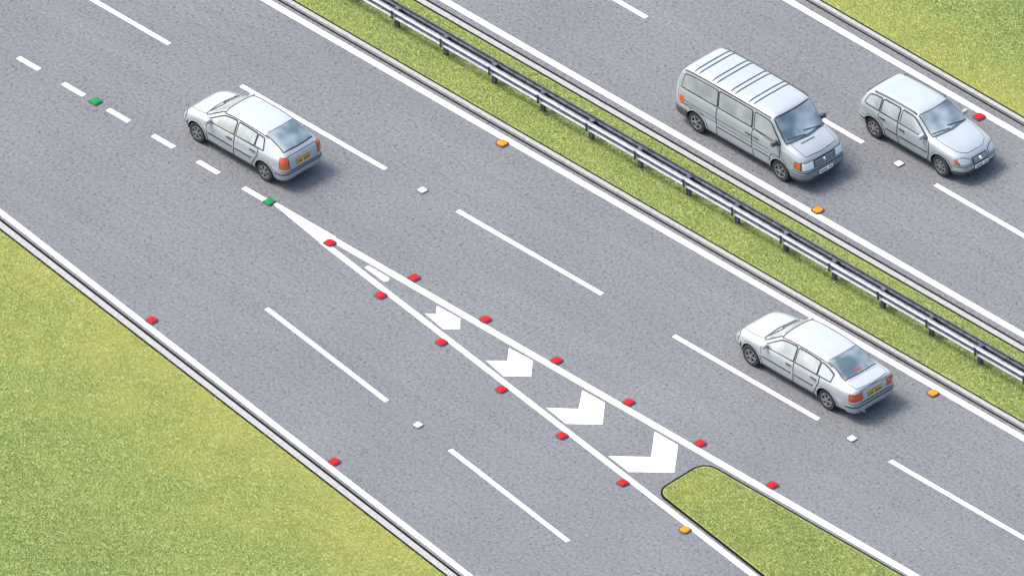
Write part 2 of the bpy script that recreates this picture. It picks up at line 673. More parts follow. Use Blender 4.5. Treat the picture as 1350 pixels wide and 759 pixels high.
def w_beam(name, yoff, face, m, zc):
    """corrugated beam; face = -1 bulges to -y"""
    prof = [(0.0, -0.155), (0.03, -0.135)]
    for zc_ in (-0.093, 0.093):
        for i in range(7):
            a_ = -math.pi / 2 + math.pi * i / 6
            prof.append((0.03 + 0.046 * math.cos(a_), zc_ + 0.035 * math.sin(a_)))
        if zc_ < 0:
            prof += [(0.0, -0.022), (0.0, 0.022)]
    prof += [(0.03, 0.135), (0.0, 0.155)]
    th = 0.008
    pts = [(face * y, z) for y, z in prof] + [(face * (y - th), z) for y, z in reversed(prof)]
    n = len(pts)
    xs = np.arange(BX0, BX1 + 0.01, 1.887)
    vs, fs, mi = [], [], []
    for x in xs:
        for y, z in pts:
            vs.append((x, yoff + y, zc + z))
    for i in range(len(xs) - 1):
        for k in range(n):
            a, b = i * n + k, i * n + (k + 1) % n
            fs.append((a, b, b + n, a + n))
            mi.append(1 if k in (0, 1, 8, 9, 10, 17, 18, 19) else 0)      # contour shading painted dark in the groove and along both lips
    fs.append(tuple(range(n)))
    fs.append(tuple(range((len(xs) - 1) * n, len(xs) * n)))
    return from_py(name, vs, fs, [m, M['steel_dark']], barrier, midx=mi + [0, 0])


ZC = 0.50
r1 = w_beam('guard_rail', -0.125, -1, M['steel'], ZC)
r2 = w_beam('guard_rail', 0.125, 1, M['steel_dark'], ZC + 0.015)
r2['label'] = 'dark weathered far side rail'
px0 = -10.93
bm = bmesh.new()
box(bm, (0, 0, 0.27), (0.14, 0.09, 0.72), 0.008)
box(bm, (-0.0, 0, -0.085), (0.2, 0.2, 0.02), 0.004)
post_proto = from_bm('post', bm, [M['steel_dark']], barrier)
bm = bmesh.new()
box(bm, (0, 0, ZC), (0.13, 0.24, 0.16), 0.008)
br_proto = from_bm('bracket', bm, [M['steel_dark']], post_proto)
bm = bmesh.new()
box(bm, (0, -0.213, ZC), (0.075, 0.012, 0.28), 0.004)
bolt_proto = from_bm('strap', bm, [M['bolt']], post_proto)
k0_, k1_ = math.ceil((BX0 - px0) / 1.887), math.floor((BX1 - px0) / 1.887)
for k in range(k0_, k1_ + 1):
    if k == k0_:
        p = post_proto
    else:
        p = post_proto.copy()
        COL.objects.link(p)
        for ch in (br_proto, bolt_proto):
            c = ch.copy()
            COL.objects.link(c)
            c.parent = p
    p.location = (px0 + k * 1.887, 0, 0)

# ------------------------------------------------------------------ road studs
def frustum(bm, s0, s1, z0, z1, cr=0.15, mi=0):
    rings = []
    for s, z in ((s0, z0), (s0 * 0.99, z0 + (z1 - z0) * 0.6), (s1, z1)):
        h = s / 2
        pl = round_poly([(-h, -h), (h, -h), (h, h), (-h, h)], s * cr, 4)
        rings.append([bm.verts.new((p.x, p.y, z)) for p in pl])
    n = len(rings[0])
    for a, b in zip(rings, rings[1:]):
        for i in range(n):
            f = bm.faces.new((a[i], a[(i + 1) % n], b[(i + 1) % n], b[i]))
            f.material_index = mi
    bm.faces.new(rings[-1]).material_index = mi
    bm.faces.new(list(reversed(rings[0]))).material_index = mi


def make_stud(kind):
    s = {'white': 0.265, 'green': 0.315}.get(kind, 0.335)
    e = empty('road_stud', (0, 0, MZ), 0, 'stud', 'road stud', kind + ' road studs')
    bm = bmesh.new()
    frustum(bm, s, s * 0.93, 0.0, 0.018, 0.16 if kind in ('white', 'green') else 0.34)
    from_bm('casting', bm, [M['stud_case_grey' if kind == 'white' else 'stud_case']], e)
    bm = bmesh.new()
    cr = 0.12 if kind in ('white', 'green') else 0.36
    frustum(bm, s * 0.75, s * 0.55, 0.019, 0.044, cr)
    from_bm('reflector', bm, [M['stud_' + kind]], e, True, 30)
    return e


def place_studs(kind, spots):
    proto = make_stud(kind)
    for i, (px, py, label) in enumerate(spots):
        if i == 0:
            o = proto
        else:
            o = proto.copy()
            COL.objects.link(o)
            for ch in proto.children:
                c = ch.copy()
                COL.objects.link(c)
                c.parent = o
        p = G(px, py, 0.02)
        o.location = (p.x, p.y, MZ + 0.002 + 0.004)
        o.rotation_euler.z = math.radians(random.uniform(-3, 3))
        o['label'] = label


place_studs('green', [
    (126, 134, 'green road stud between the short dashes ahead of the hatchback'),
    (355, 266, 'green road stud at the very tip of the solid white nose behind the hatchback'),
])
place_studs('red', [
    (435, 320, 'red road stud on the white nose where the two bounding lines split'),
    (200, 422, 'red road stud on the slip road edge line, higher of the two by the verge'),
    (441, 608, 'red road stud on the slip road edge line, lower of the two by the verge'),
    (502, 389, 'red road stud on the slip road side of the chevrons beside the small white bar'),
    (582, 451, 'red road stud on the slip road side just below the smallest chevron'),
    (661, 513, 'red road stud on the slip road side below the second smallest chevron'),
    (741, 574, 'red road stud on the slip road side below the second largest chevron'),
    (821, 636, 'red road stud on the slip road side below the largest chevron'),
    (546, 366, 'red road stud on the motorway side of the nose, first beyond the split'),
    (640, 421, 'red road stud on the motorway side just beyond the smallest chevron'),
    (734, 475, 'red road stud on the motorway side just beyond the second smallest chevron'),
    (829, 530, 'red road stud on the motorway side just beyond the second largest chevron'),
    (923, 584, 'red road stud on the motorway side between largest chevron and tip of grass island'),
    (1018, 639, 'red road stud on the white line alongside the grass island'),
    (1291, 154, 'red road stud on the far edge line beside the bonnet of the estate car'),
])
place_studs('amber', [
    (662, 189, 'amber road stud on the central reservation edge line of the near carriageway, past the hatchback'),
    (1078, 277, 'amber road stud on the edge line of the far carriageway below the van'),
    (1230, 518, 'amber road stud on the edge line just behind the silver saloon'),
    (903, 698, 'amber road stud on the slip road line left of the grass island'),
])
place_studs('white', [
    (557, 251, 'white road stud in the lane line gap behind the hatchback'),
    (551, 560, 'white road stud in the gap between slip road lane lines'),
    (1185, 216, 'white road stud between the van and the estate car'),
    (1123, 578, 'white road stud in the lane line gap behind the silver saloon'),
])

# ------------------------------------------------------------------ VEHICLES
def pchip(xs, ys, x):
    xs, ys = np.asarray(xs, float), np.asarray(ys, float)
    h = np.diff(xs)
    dlt = np.diff(ys) / h
    d = np.zeros(len(xs))
    for i in range(1, len(xs) - 1):
        if dlt[i - 1] * dlt[i] > 0:
            w1, w2 = 2 * h[i] + h[i - 1], h[i] + 2 * h[i - 1]
            d[i] = (w1 + w2) / (w1 / dlt[i - 1] + w2 / dlt[i])
    d[0], d[-1] = dlt[0], dlt[-1]
    x = np.atleast_1d(np.asarray(x, float))
    i = np.clip(np.searchsorted(xs, x) - 1, 0, len(xs) - 2)
    tt = (x - xs[i]) / h[i]
    return ((1 + 2 * tt) * (1 - tt) ** 2 * ys[i] + tt * (1 - tt) ** 2 * h[i] * d[i]
            + tt ** 2 * (3 - 2 * tt) * ys[i + 1] + tt ** 2 * (tt - 1) * h[i] * d[i + 1])


def catmull(pts, per):
    out = []
    n = len(pts)
    P = [np.array(p, float) for p in pts]
    P = [2 * P[0] - P[1]] + P + [2 * P[-1] - P[-2]]
    for i in range(1, n):
        p0, p1, p2, p3 = P[i - 1], P[i], P[i + 1], P[i + 2]
        t0 = 0.0
        t1 = t0 + max(1e-3, np.linalg.norm(p1 - p0)) ** 0.5
        t2 = t1 + max(1e-3, np.linalg.norm(p2 - p1)) ** 0.5
        t3 = t2 + max(1e-3, np.linalg.norm(p3 - p2)) ** 0.5
        for k in range(per):
            tt = t1 + (t2 - t1) * k / per
            a1 = (t1 - tt) / (t1 - t0) * p0 + (tt - t0) / (t1 - t0) * p1
            a2 = (t2 - tt) / (t2 - t1) * p1 + (tt - t1) / (t2 - t1) * p2
            a3 = (t3 - tt) / (t3 - t2) * p2 + (tt - t2) / (t3 - t2) * p3
            b1 = (t2 - tt) / (t2 - t0) * a1 + (tt - t0) / (t2 - t0) * a2
            b2 = (t3 - tt) / (t3 - t1) * a2 + (tt - t1) / (t3 - t1) * a3
            out.append((t2 - tt) / (t2 - t1) * b1 + (tt - t1) / (t2 - t1) * b2)
    out.append(np.array(pts[-1], float))
    return out


class Car:
    def __init__(s, name, label, cat, keys, wb, wr, tw, paint_m, edge=0.07):
        s.K = np.array(keys, float)
        s.wb, s.wr, s.tw, s.pm = wb, wr, tw, paint_m
        s.edge = edge
        s.hw = s.K[:, 4].max()
        s.root = empty(name, (0, 0, 0), 0, label, cat)
        s.build_body()

    def f(s, col, x):
        return pchip(s.K[:, 0], s.K[:, col], x)

    def zt(s, x): return float(s.f(2, x)[0])
    def zb(s, x): return float(s.f(3, x)[0])
    def ht(s, x): return float(s.f(5, x)[0])
    def drop(s, x): return min(s.edge, 0.35 * (s.zt(x) - s.zb(x)))

    def section(s, x):
        z0, zt, zb, hw, ht = (float(s.f(c, x)[0]) for c in range(1, 6))
        dz = min(s.edge, 0.35 * (zt - zb))
        h = zb - z0
        sh = hw * 0.95
        pts = [(0, z0), (hw * 0.78, z0), (hw * 0.925, z0 + 0.05 * min(1, h / .4)), (hw * 0.975, z0 + h * 0.28), (hw, z0 + h * 0.55),
               (hw * 0.988, zb - 0.10 * h), (sh, zb)]
        ye, ze = min(ht, sh - 0.01), zt - dz
        pts.append((sh + (ye - sh) * 0.5 + 0.012, zb + (ze - zb) * 0.52))
        pts += [(ye, ze), (ye * 0.86, zt - dz * 0.28), (ye * 0.45, zt - dz * 0.05), (0, zt)]
        return catmull(pts, 4)

    def build_body(s):
        kx = s.K[:, 0]
        xs = []
        for a, b in zip(kx, kx[1:]):
            n = max(2, int(round((b - a) / 0.055)))
            xs += [a + (b - a) * i / n for i in range(n)]
        xs.append(kx[-1])
        rows = []
        for x in xs:
            half = s.section(x)
            ring = [(x, p[0], p[1]) for p in half] + [(x, -p[0], p[1]) for p in reversed(half[1:-1])]
            rows.append(ring)
        n = len(rows[0])
        vs = [v for r in rows for v in r]
        fs = []
        for i in range(len(rows) - 1):
            for k in range(n):
                a, b = i * n + k, i * n + (k + 1) % n
                fs.append((a, b, b + n, a + n))
        fs.append(tuple(range(n - 1, -1, -1)))
        fs.append(tuple(range((len(rows) - 1) * n, len(rows) * n)))
        bm = bmesh.new()
        bv = [bm.verts.new(v) for v in vs]
        for f in fs:
            bm.faces.new([bv[i] for i in f])
        bmesh.ops.triangulate(bm, faces=[f for f in bm.faces if len(f.verts) > 4])
        bmesh.ops.recalc_face_normals(bm, faces=bm.faces[:])
        s.bvh = BVHTree.FromBMesh(bm)
        me = bpy.data.meshes.new('body')
        bm.to_mesh(me)
        bm.free()
        body = link('body', me, s.root, [s.pm, M['hub']])
        # wheel wells cut with cylinders, result baked to the mesh
        for ax in (-s.wb / 2, s.wb / 2):
            for sg in (-1, 1):
                for attempt in range(8):
                    cb = bmesh.new()
                    rr = s.wr + 0.055 + attempt * 0.0013
                    bmesh.ops.create_cone(cb, cap_ends=True, segments=40, radius1=rr, radius2=rr, depth=0.52,
                                          matrix=Matrix.Translation((ax + attempt * 0.0007, sg * (s.hw + 0.01), s.wr + 0.01)) @ Matrix.Rotation(math.pi / 2, 4, 'X') @ Matrix.Rotation(0.013 + attempt * 0.02, 4, 'Z'))
                    for f in cb.faces:
                        f.material_index = 1
                    bmesh.ops.recalc_face_normals(cb, faces=cb.faces[:])
                    cm = bpy.data.meshes.new('cut')
                    cb.to_mesh(cm)
                    cb.free()
                    cut = link('cut', cm, None, [s.pm, M['hub']])
                    md = body.modifiers.new('b', 'BOOLEAN')
                    md.operation = 'DIFFERENCE'
                    md.object = cut
                    md.solver = 'EXACT' if attempt < 6 else 'FAST'
                    bpy.context.view_layer.update()
                    dg = bpy.context.evaluated_depsgraph_get()
                    me2 = bpy.data.meshes.new_from_object(body.evaluated_get(dg))
                    body.modifiers.clear()
                    bpy.data.objects.remove(cut)
                    ys = [abs(v.co.y) for v in me2.vertices]
                    gone = not any(abs(v.co.x - ax) < 0.1 and v.co.y * sg > s.hw * 0.9 and s.wr - 0.1 < v.co.z < s.wr + 0.15 for v in me2.vertices)
                    zm = max(v.co.z for v in me2.vertices)
                    if ys and max(ys) < s.hw + 0.02 and zm > 1.2 and gone and len(me2.vertices) > 1000:
                        body.data = me2
                        break
                    print('well retry', s.root.name, ax, sg, attempt)
        me2 = body.data
        me2.name = 'body'
        me2.polygons.foreach_set('use_smooth', [True] * len(me2.polygons))
        me2.set_sharp_from_angle(angle=math.radians(38))
        s.body = body

    # ---- panels projected on to the body
    def ray(s, mode, p, arg):
        a, b = p
        if mode == 'side':
            o, d = Vector((a, arg * 3, b)), Vector((0, -arg, 0))
        elif mode == 'top':
            o, d = Vector((a, b, 4)), Vector((0, 0, -1))
        elif mode == 'end':
            o, d = Vector((arg * 6, a, b)), Vector((-arg, 0, 0))
        else:                                    # wrap: arg=(xc, sign); a = angle*0.8 from the axis
            xc, sg = arg
            dr = Vector((math.cos(a / 0.8) * sg, math.sin(a / 0.8), 0))
            o, d = Vector((xc, 0, b)) + dr * 4, -dr
        hit = s.bvh.ray_cast(o, d)
        if hit[0] is None:
            hit = s.bvh.find_nearest(o + d * 3.0)
        co, nn = hit[0], hit[1]
        if nn.dot(d) > 0:
            nn = -nn
        return co, nn

    def panel(s, name, polys, mode, arg, mats, parent, offs, step=0.06, smooth=True):
        """polys: list of (poly2d, offset, material index)"""
        V, F, MI = [], [], []
        for poly, off, mi in polys:
            pts = []
            n = len(poly)
            for i in range(n):
                a, b = Vector(poly[i]), Vector(poly[(i + 1) % n])
                k = max(1, int(math.ceil((b - a).length / step)))
                for j in range(k):
                    pts.append(a + (b - a) * j / k)
            nb = len(pts)
            lo = Vector((min(p[0] for p in pts), min(p[1] for p in pts)))
            hi = Vector((max(p[0] for p in pts), max(p[1] for p in pts)))
            P2 = np.array([[p[0], p[1]] for p in pts])
            gx = np.arange(lo[0] + step / 2, hi[0], step)
            gy = np.arange(lo[1] + step / 2, hi[1], step)
            if len(gx) and len(gy):
                gg = np.array([[x, y] for x in gx for y in gy])
                ins = in_poly(gg, [tuple(p) for p in P2])
                gg = gg[ins]
                if len(gg):
                    dmin = np.min(np.linalg.norm(gg[:, None, :] - P2[None, :, :], axis=2), axis=1)
                    gg = gg[dmin > step * 0.4]
                    pts += [Vector((float(q[0]), float(q[1]))) for q in gg]
            res = delaunay_2d_cdt(pts, [], [list(range(nb))], 1, 1e-6)
            rv, rf = res[0], res[2]
            base = len(V)
            co_n = [s.ray(mode, (p[0], p[1]), arg) for p in rv]
            V += [c + nn * off for c, nn in co_n]
            ec = {}
            for f in rf:
                F.append(tuple(base + i for i in f))
                MI.append(mi)
                for i in range(len(f)):
                    e = (f[i], f[(i + 1) % len(f)])
                    ec[tuple(sorted(e))] = ec.get(tuple(sorted(e)), []) + [e]
            sk = {}
            for es in ec.values():
                if len(es) == 1 and not (name == "number_plate" and poly is not polys[1][0] and poly is not polys[0][0]):
                    for i in es[0]:
                        if i not in sk:
                            sk[i] = len(V)
                            V.append(co_n[i][0] - co_n[i][1] * 0.012)
                    a, b = es[0]
                    F.append((base + b, base + a, sk[a], sk[b]))
                    MI.append(mi)
        bm = bmesh.new()
        bv = [bm.verts.new(v) for v in V]
        for f, mi in zip(F, MI):
            try:
                q = bm.faces.new([bv[i] for i in f])
                q.material_index = mi
            except ValueError:
                pass
        me = bpy.data.meshes.new(name)
        # orient outward: average face normals away from the body core
        bm.normal_update()
        for f in bm.faces:
            c = f.calc_center_median()
            core = Vector((max(-1.2, min(1.2, c.x)), 0, 0.6))
            if f.normal.dot(c - core) < 0:
                f.normal_flip()
        bm.to_mesh(me)
        bm.free()
        if smooth:
            me.polygons.foreach_set('use_smooth', [True] * len(me.polygons))
            me.set_sharp_from_angle(angle=math.radians(45))
        return link(name, me, parent, mats)

    def plate(s, name, poly, mode, arg, m, parent=None, off=0.008, border=0.018, under='seam', step=0.06):
        polys = []
        if border:
            polys.append((outset(poly, border), off * 0.45, 1))
        polys.append((poly, off, 0))
        return s.panel(name, polys, mode, arg, [m, M[under]], parent or s.root, off, step)

    def window_poly(s, x0, x1, zlo=0.035, top=0.055, rake0=0.0, rake1=0.0, r=0.04, front_shift=0.06):
        """side window outline between x0 (rear) and x1 (front) following the roof line"""
        bot, up = [], []
        n = 14

        def ztop(x):
            return min(s.zt(xx) - s.drop(xx) for xx in (x - front_shift, x, x + front_shift)) - top
        for i in range(n + 1):
            f = i / n
            xb = x0 + (x1 - x0) * f
            zl = s.zb(xb) + zlo
            xt = x0 + rake0 + (x1 + rake1 - x0 - rake0) * f
            zu = ztop(xt)
            bot.append(Vector((xb, zl)))
            if zu > zl + 0.015:
                up.append(Vector((xt, zu)))
        return round_poly(bot[::n // 2 if n % 2 == 0 else 1] + list(reversed(up)), r, 3)

    def top_poly(s, x0, x1, inset, bow0=0.0, bow1=0.0):
        """glass outline in plan between x0 and x1 following the roof edge width"""
        n = 8
        a = [Vector((x0 + (x1 - x0) * i / n, s.ht(x0 + (x1 - x0) * i / n) - inset)) for i in range(n + 1)]
        y1_ = a[-1].y
        end1 = [Vector((x1 + bow1 * (1 - (f / y1_) ** 2), f)) for f in np.linspace(y1_, -y1_, 9)[1:-1]]
        b = [Vector((p.x, -p.y)) for p in reversed(a)]
        y0_ = a[0].y
        end0 = [Vector((x0 + bow0 * (1 - (f / y0_) ** 2), f)) for f in np.linspace(-y0_, y0_, 9)[1:-1]]
        return a + end1 + b + end0

    def wheels(s, spokes=6):
        wr, tw = s.wr, s.tw
        for ax in (-s.wb / 2, s.wb / 2):
            for sg in (-1, 1):
                yc_ = sg * (s.hw - 0.025 - tw / 2)
                bm = bmesh.new()
                bmesh.ops.create_cone(bm, cap_ends=True, segments=24, radius1=wr * 0.6, radius2=wr * 0.6, depth=tw * 0.5,
                                      matrix=Matrix.Rotation(math.pi / 2, 4, 'X'))
                w = from_bm('wheel', bm, [M['hub']], s.root)
                w.location = (ax, yc_, wr)
                prof = [(0.58, -0.42), (0.66, -0.5), (0.88, -0.5), (0.965, -0.4), (1.0, -0.22), (1.0, 0.22), (0.965, 0.4), (0.88, 0.5), (0.66, 0.5), (0.58, 0.42)]
                N = 40
                vs, fs = [], []
                for i in range(N):
                    a = 2 * math.pi * i / N
                    for rr, yy in prof:
                        vs.append((math.cos(a) * rr * wr, yy * tw, math.sin(a) * rr * wr))
                n = len(prof)
                for i in range(N):
                    for k in range(n):
                        a, b = i * n + k, i * n + (k + 1) % n
                        a2, b2 = ((i + 1) % N) * n + k, ((i + 1) % N) * n + (k + 1) % n
                        fs.append((a, a2, b2, b))
                from_py('tyre', vs, fs, [M['tyre']], w, True, None, 35)
                bm = bmesh.new()
                yo = sg * tw * 0.36
                # rim ring
                N2 = 32
                rp = [(0.63, 0.0), (0.63, 0.03), (0.57, 0.03), (0.53, -0.02), (0.53, -0.05), (0.63, -0.05)]
                rings = []
                for i in range(N2):
                    a = 2 * math.pi * i / N2
                    rings.append([bm.verts.new((math.cos(a) * rr * wr, yo + sg * yy, math.sin(a) * rr * wr)) for rr, yy in rp])
                for i in range(N2):
                    r0, r1_ = rings[i], rings[(i + 1) % N2]
                    for k in range(len(rp)):
                        bm.faces.new((r0[k], r1_[k], r1_[(k + 1) % len(rp)], r0[(k + 1) % len(rp)]))
                for i in range(spokes):
                    a = 2 * math.pi * (i + 0.3) / spokes
                    R = Matrix.Rotation(a, 3, 'Y')
                    c = R @ Vector((0.32 * wr, 0, 0))
                    box(bm, (c.x, yo + sg * 0.012, c.z), (0.48 * wr, 0.028, 0.15 * wr), 0.005, R)
                bmesh.ops.create_cone(bm, cap_ends=True, segments=16, radius1=0.17 * wr, radius2=0.13 * wr, depth=0.04,
                                      matrix=Matrix.Translation((0, yo + sg * 0.018, 0)) @ Matrix.Rotation(math.pi / 2 * sg, 4, 'X'))
                from_bm('rim', bm, [M['rim']], w, True, 30)

    def arch(s, ax, sg):
        """wheel arch lip hugging the body"""
        r0, r1_ = s.wr + 0.05, s.wr + 0.095
        cz = s.wr + 0.01
        a0, a1 = math.radians(-12), math.radians(192)
        out = [Vector((ax + math.cos(a0 + (a1 - a0) * i / 20) * r1_, cz + math.sin(a0 + (a1 - a0) * i / 20) * r1_)) for i in range(21)]
        inn = [Vector((ax + math.cos(a1 + (a0 - a1) * i / 20) * r0, cz + math.sin(a1 + (a0 - a1) * i / 20) * r0)) for i in range(21)]
        return out + inn

    def door(s, poly, sg, handle, win=None, mirror=None, gm='glass_side', name='door', strip=None):
        d = s.plate(name, poly, 'side', sg, s.pm, None, 0.008, 0.022)
        if win:
            s.plate('window', win, 'side', sg, M[gm], d, 0.013, 0.036, 'rubber')
        if handle:
            hx, hz = handle
            s.plate('door_handle', round_poly([(hx - 0.10, hz - 0.022), (hx + 0.10, hz - 0.022), (hx + 0.10, hz + 0.022), (hx - 0.10, hz + 0.022)], 0.015, 2),
                    'side', sg, M['trim'], d, 0.03, 0.0)
        if strip:
            xa, xb, z = strip
            s.plate('rub_strip', [(xa, z - 0.025), (xb, z - 0.025), (xb, z + 0.02), (xa, z + 0.02)], 'side', sg, M['trim'], d, 0.018, 0.0)
        if mirror:
            s.mirror(d, sg, *mirror)
        return d

    def mirror(s, parent, sg, x, z, m=None, sc=1.0):
        co, _ = s.ray('side', (x, z), sg)
        bm = bmesh.new()
        box(bm, (x, co.y + sg * 0.10 * sc, z + 0.05), (0.10 * sc, 0.19 * sc, 0.13 * sc), 0.035 * sc)
        box(bm, (x, co.y + sg * 0.01, z + 0.02), (0.06, 0.10, 0.05), 0.01)
        return from_bm('door_mirror', bm, [m or s.pm], parent, True, 50)

    def place(s, p_rear, p_front, forward):
        """p_rear/p_front: measured centres of the two near side wheels; forward +1 faces +X"""
        A, B = G(*p_rear, s.wr), G(*p_front, s.wr)
        m_ = (A + B) / 2
        s.root.location = (m_.x, m_.y + (s.hw - 0.03), 0.0)
        s.root.rotation_euler = (0, 0, 0 if forward > 0 else math.pi)

    def bars(s, name, pts_list, r, m, parent=None):
        bm = bmesh.new()
        for pts in pts_list:
            tube(bm, pts, r, 6)
        return from_bm(name, bm, [m], parent or s.root, True, 60)

    def on_top(s, x, y, up=0.01):
        co, nn = s.ray('top', (x, y), None)
        return co + nn * up

    def on_side(s, x, z, sg, up=0.01):
        co, nn = s.ray('side', (x, z), sg)
        return co + nn * up

    def wiper(s, xy, m=None, r=0.011):
        pts = []
        for (x0_, y0_), (x1_, y1_) in zip(xy, xy[1:]):
            for i in range(6):
                pts.append(s.on_top(x0_ + (x1_ - x0_) * i / 6, y0_ + (y1_ - y0_) * i / 6, 0.024))
        pts.append(s.on_top(xy[-1][0], xy[-1][1], 0.024))
        return s.bars('wiper', [pts], r, M['trim'])

    def number_plate(s, end, z, w, h, m, yoff=0.0, off=.03):
        def rc(y0_, y1_, z0_, z1_):
            return [(yoff + y0_, z0_), (yoff + y1_, z0_), (yoff + y1_, z1_), (yoff + y0_, z1_)]
        base = rc(-w / 2, w / 2, z - h / 2, z + h / 2)
        polys = [(outset(base, .014), off - .015, 1), (base, off, 0)]
        for k in range(7):
            if k != 4:
                y_ = (k - 3) * .062
                polys.append((rc(y_ - .02, y_ + .02, z - .035, z + .035), off + .003, 1))
        pl = s.panel('number_plate', polys, 'end', end, [m, M['seam']], s.root, off)
        return pl

    def arches(s):
        for ax in (-s.wb / 2, s.wb / 2):
            for sg in (-1, 1):
                s.plate('wheel_arch', s.arch(ax, sg), 'side', sg, s.pm, None, 0.012, 0.010)

    def sill(s, x0, x1, z0, z1, m):
        for sg in (-1, 1):
            s.plate('sill', [(x0, z0), (x1, z0), (x1, z1), (x0, z1)], 'side', sg, m, None, 0.012, 0.008)

    def bumper(s, end, ang, z0, z1, xc, m, strip=None, plate=None, off=0.03):
        a = ang * 0.8
        pts = [Vector((-a, z0)), Vector((a, z0)), Vector((a, z1)), Vector((-a, z1))]
        b = s.plate('bumper', pts, 'wrap', (xc, end), m, None, off, 0.012, step=0.07)
        if strip:
            za, zb_ = strip
            s.plate('bumper_strip', [Vector((-a, za)), Vector((a, za)), Vector((a, zb_)), Vector((-a, zb_))], 'wrap', (xc, end), M['trim'], b, off + 0.012, 0.0, step=0.07)
        return b

    def wlamp(s, name, poly, end, xc, m, border=0.014, off=0.014):
        """lamp wrapped on both corners; poly in (angle rad, z), angle>0 = +y side"""
        res = []
        for sg in (1, -1):
            pl = [Vector((sg * a * 0.8, z)) for a, z in poly]
            res.append(s.plate(name, pl, 'wrap', (xc, end), m, None, off, border, step=0.04))
        return res


def sub(p, f):
    return [(p[0], p[1]) for p in f]


# ---- 1: silver hatchback (rear view), going up-left
hk = [
    (-2.06, .42, .74, .68, .62, .50), (-2.035, .34, .88, .80, .68, .56), (-1.98, .28, 1.00, .89, .735, .60), (-1.86, .25, 1.115, .94, .775, .585),
    (-1.60, .23, 1.235, .955, .80, .565), (-1.15, .22, 1.375, .955, .81, .56), (-.6, .20, 1.42, .945, .81, .57), (0, .20, 1.425, .925, .81, .57),
    (.35, .20, 1.395, .91, .81, .57), (.72, .20, 1.205, .90, .81, .60), (1.10, .20, .985, .885, .80, .66), (1.5, .21, .905, .825, .78, .64),
    (1.78, .23, .80, .73, .72, .58), (1.90, .26, .70, .645, .65, .52), (1.96, .30, .61, .57, .58, .46), (1.99, .36, .53, .50, .50, .38)]
c1 = Car('hatchback', 'silver five door hatchback with yellow rear plate, seen from behind beside the short dashes', 'car', hk, 2.62, 0.31, 0.19, M['silver'])
c1.wheels(6)
c1.arches()
c1.sill(-.93, .93, .215, .30, M['trim'])
for sg in (-1, 1):
    fd = round_poly([(-.10, .315), (.86, .315), (.90, .55), (.90, .86), (.80, .905), (-.14, .93), (-.14, .6)], .03, 2)
    rd = round_poly([(-.86, .44), (-.80, .32), (-.135, .315), (-.175, .6), (-.175, .935), (-1.06, .945), (-1.04, .72), (-.98, .66)], .03, 2)
    c1.door(fd, sg, (0.02, .80), c1.window_poly(-.10, .93, r=.03), (.80, .93), strip=(-.08, .86, .57))
    c1.door(rd, sg, (-.88, .83), c1.window_poly(-.88, -.20, r=.03), strip=(-.83, -.19, .57))
    c1.plate('quarter_window', c1.window_poly(-1.24, -.95, rake0=.10, r=.02), 'side', sg, M['glass_side'], None, .013, .034, 'rubber')
c1.plate('windscreen', c1.top_poly(.42, 1.06, .055, 0.06, 0.07), 'top', None, M['glass_side'], None, .012, .035, 'rubber')
c1.plate('rear_window', c1.top_poly(-1.83, -1.14, .045, -.03, -.03), 'top', None, M['glass_dark'], None, .012, .028, 'rubber')
c1.plate('bonnet', round_poly([(1.13, .60), (1.5, .58), (1.80, .46), (1.83, 0), (1.80, -.46), (1.5, -.58), (1.13, -.60), (1.2, 0)], .05, 2), 'top', None, c1.pm, None, .006, .013)
c1.plate('tailgate', round_poly([(-.50, .60), (.50, .60), (.54, .80), (.53, 1.0), (-.53, 1.0), (-.54, .80)], .05, 3), 'end', -1, c1.pm, None, .007, .014)
c1.bumper(-1, 1.25, .30, .56, -1.5, c1.pm, (.50, .545))
c1.bumper(1, 1.2, .28, .54, 1.4, c1.pm, (.46, .50))
c1.wlamp('tail_light', [(.80, .70), (1.10, .70), (1.12, .98), (.84, .98)], -1, -1.5, M['lamp_orange'])
c1.wlamp('brake_light', [(.83, .885), (1.10, .885), (1.11, .97), (.85, .97)], -1, -1.5, M['lamp_red'], 0.0, .022)
c1.wlamp('headlight', [(.48, .58), (.98, .60), (.98, .74), (.50, .66)], 1, 1.3, M['lamp_clear'])
c1.number_plate(-1, .76, .50, .12, M['plate_yellow'])
c1.plate('cowl', [(1.075, -0.60), (1.115, -0.60), (1.190, -.2), (1.190, .2), (1.115, 0.60), (1.075, 0.60), (1.145, .2), (1.145, -.2)], 'top', None, M['trim'], None, .010, 0.0)
c1.wiper([(1.09, .50), (1.0, -.05)])
c1.wiper([(1.09, -.05), (1.0, -.58)])
for sg in (-1, 1):
    c1.bars('drip_rail', [[c1.on_side(x, c1.zt(x) - c1.drop(x) + .004, sg, .006) for x in np.linspace(-1.25, 0.4, 20)]], .016, M['seam'])
c1.place((348.4, 226.5), (259.5, 175), -1)

# ---- 2: silver saloon (rear view)
sk = [
    (-2.525, .42, .76, .70, .62, .52), (-2.50, .34, .92, .84, .70, .60), (-2.44, .28, 1.01, .92, .77, .66), (-2.30, .26, 1.045, .945, .82, .68),
    (-1.98, .24, 1.10, .955, .85, .63), (-1.65, .22, 1.27, .955, .86, .59), (-1.26, .21, 1.405, .95, .86, .58), (-.7, .20, 1.45, .945, .86, .59),
    (-.1, .20, 1.455, .93, .86, .59), (.40, .20, 1.41, .91, .86, .59), (.78, .20, 1.20, .90, .855, .63), (1.12, .20, 1.00, .885, .85, .69),
    (1.6, .21, .935, .845, .82, .68), (1.98, .23, .845, .77, .76, .62), (2.12, .26, .76, .69, .69, .55), (2.205, .30, .66, .61, .61, .48), (2.245, .36, .56, .53, .50, .38)]
c2 = Car('saloon_car', 'silver four door saloon in the right hand lane beside the central reservation', 'car', sk, 2.95, 0.325, 0.20, M['silver'])
c2.wheels(5)
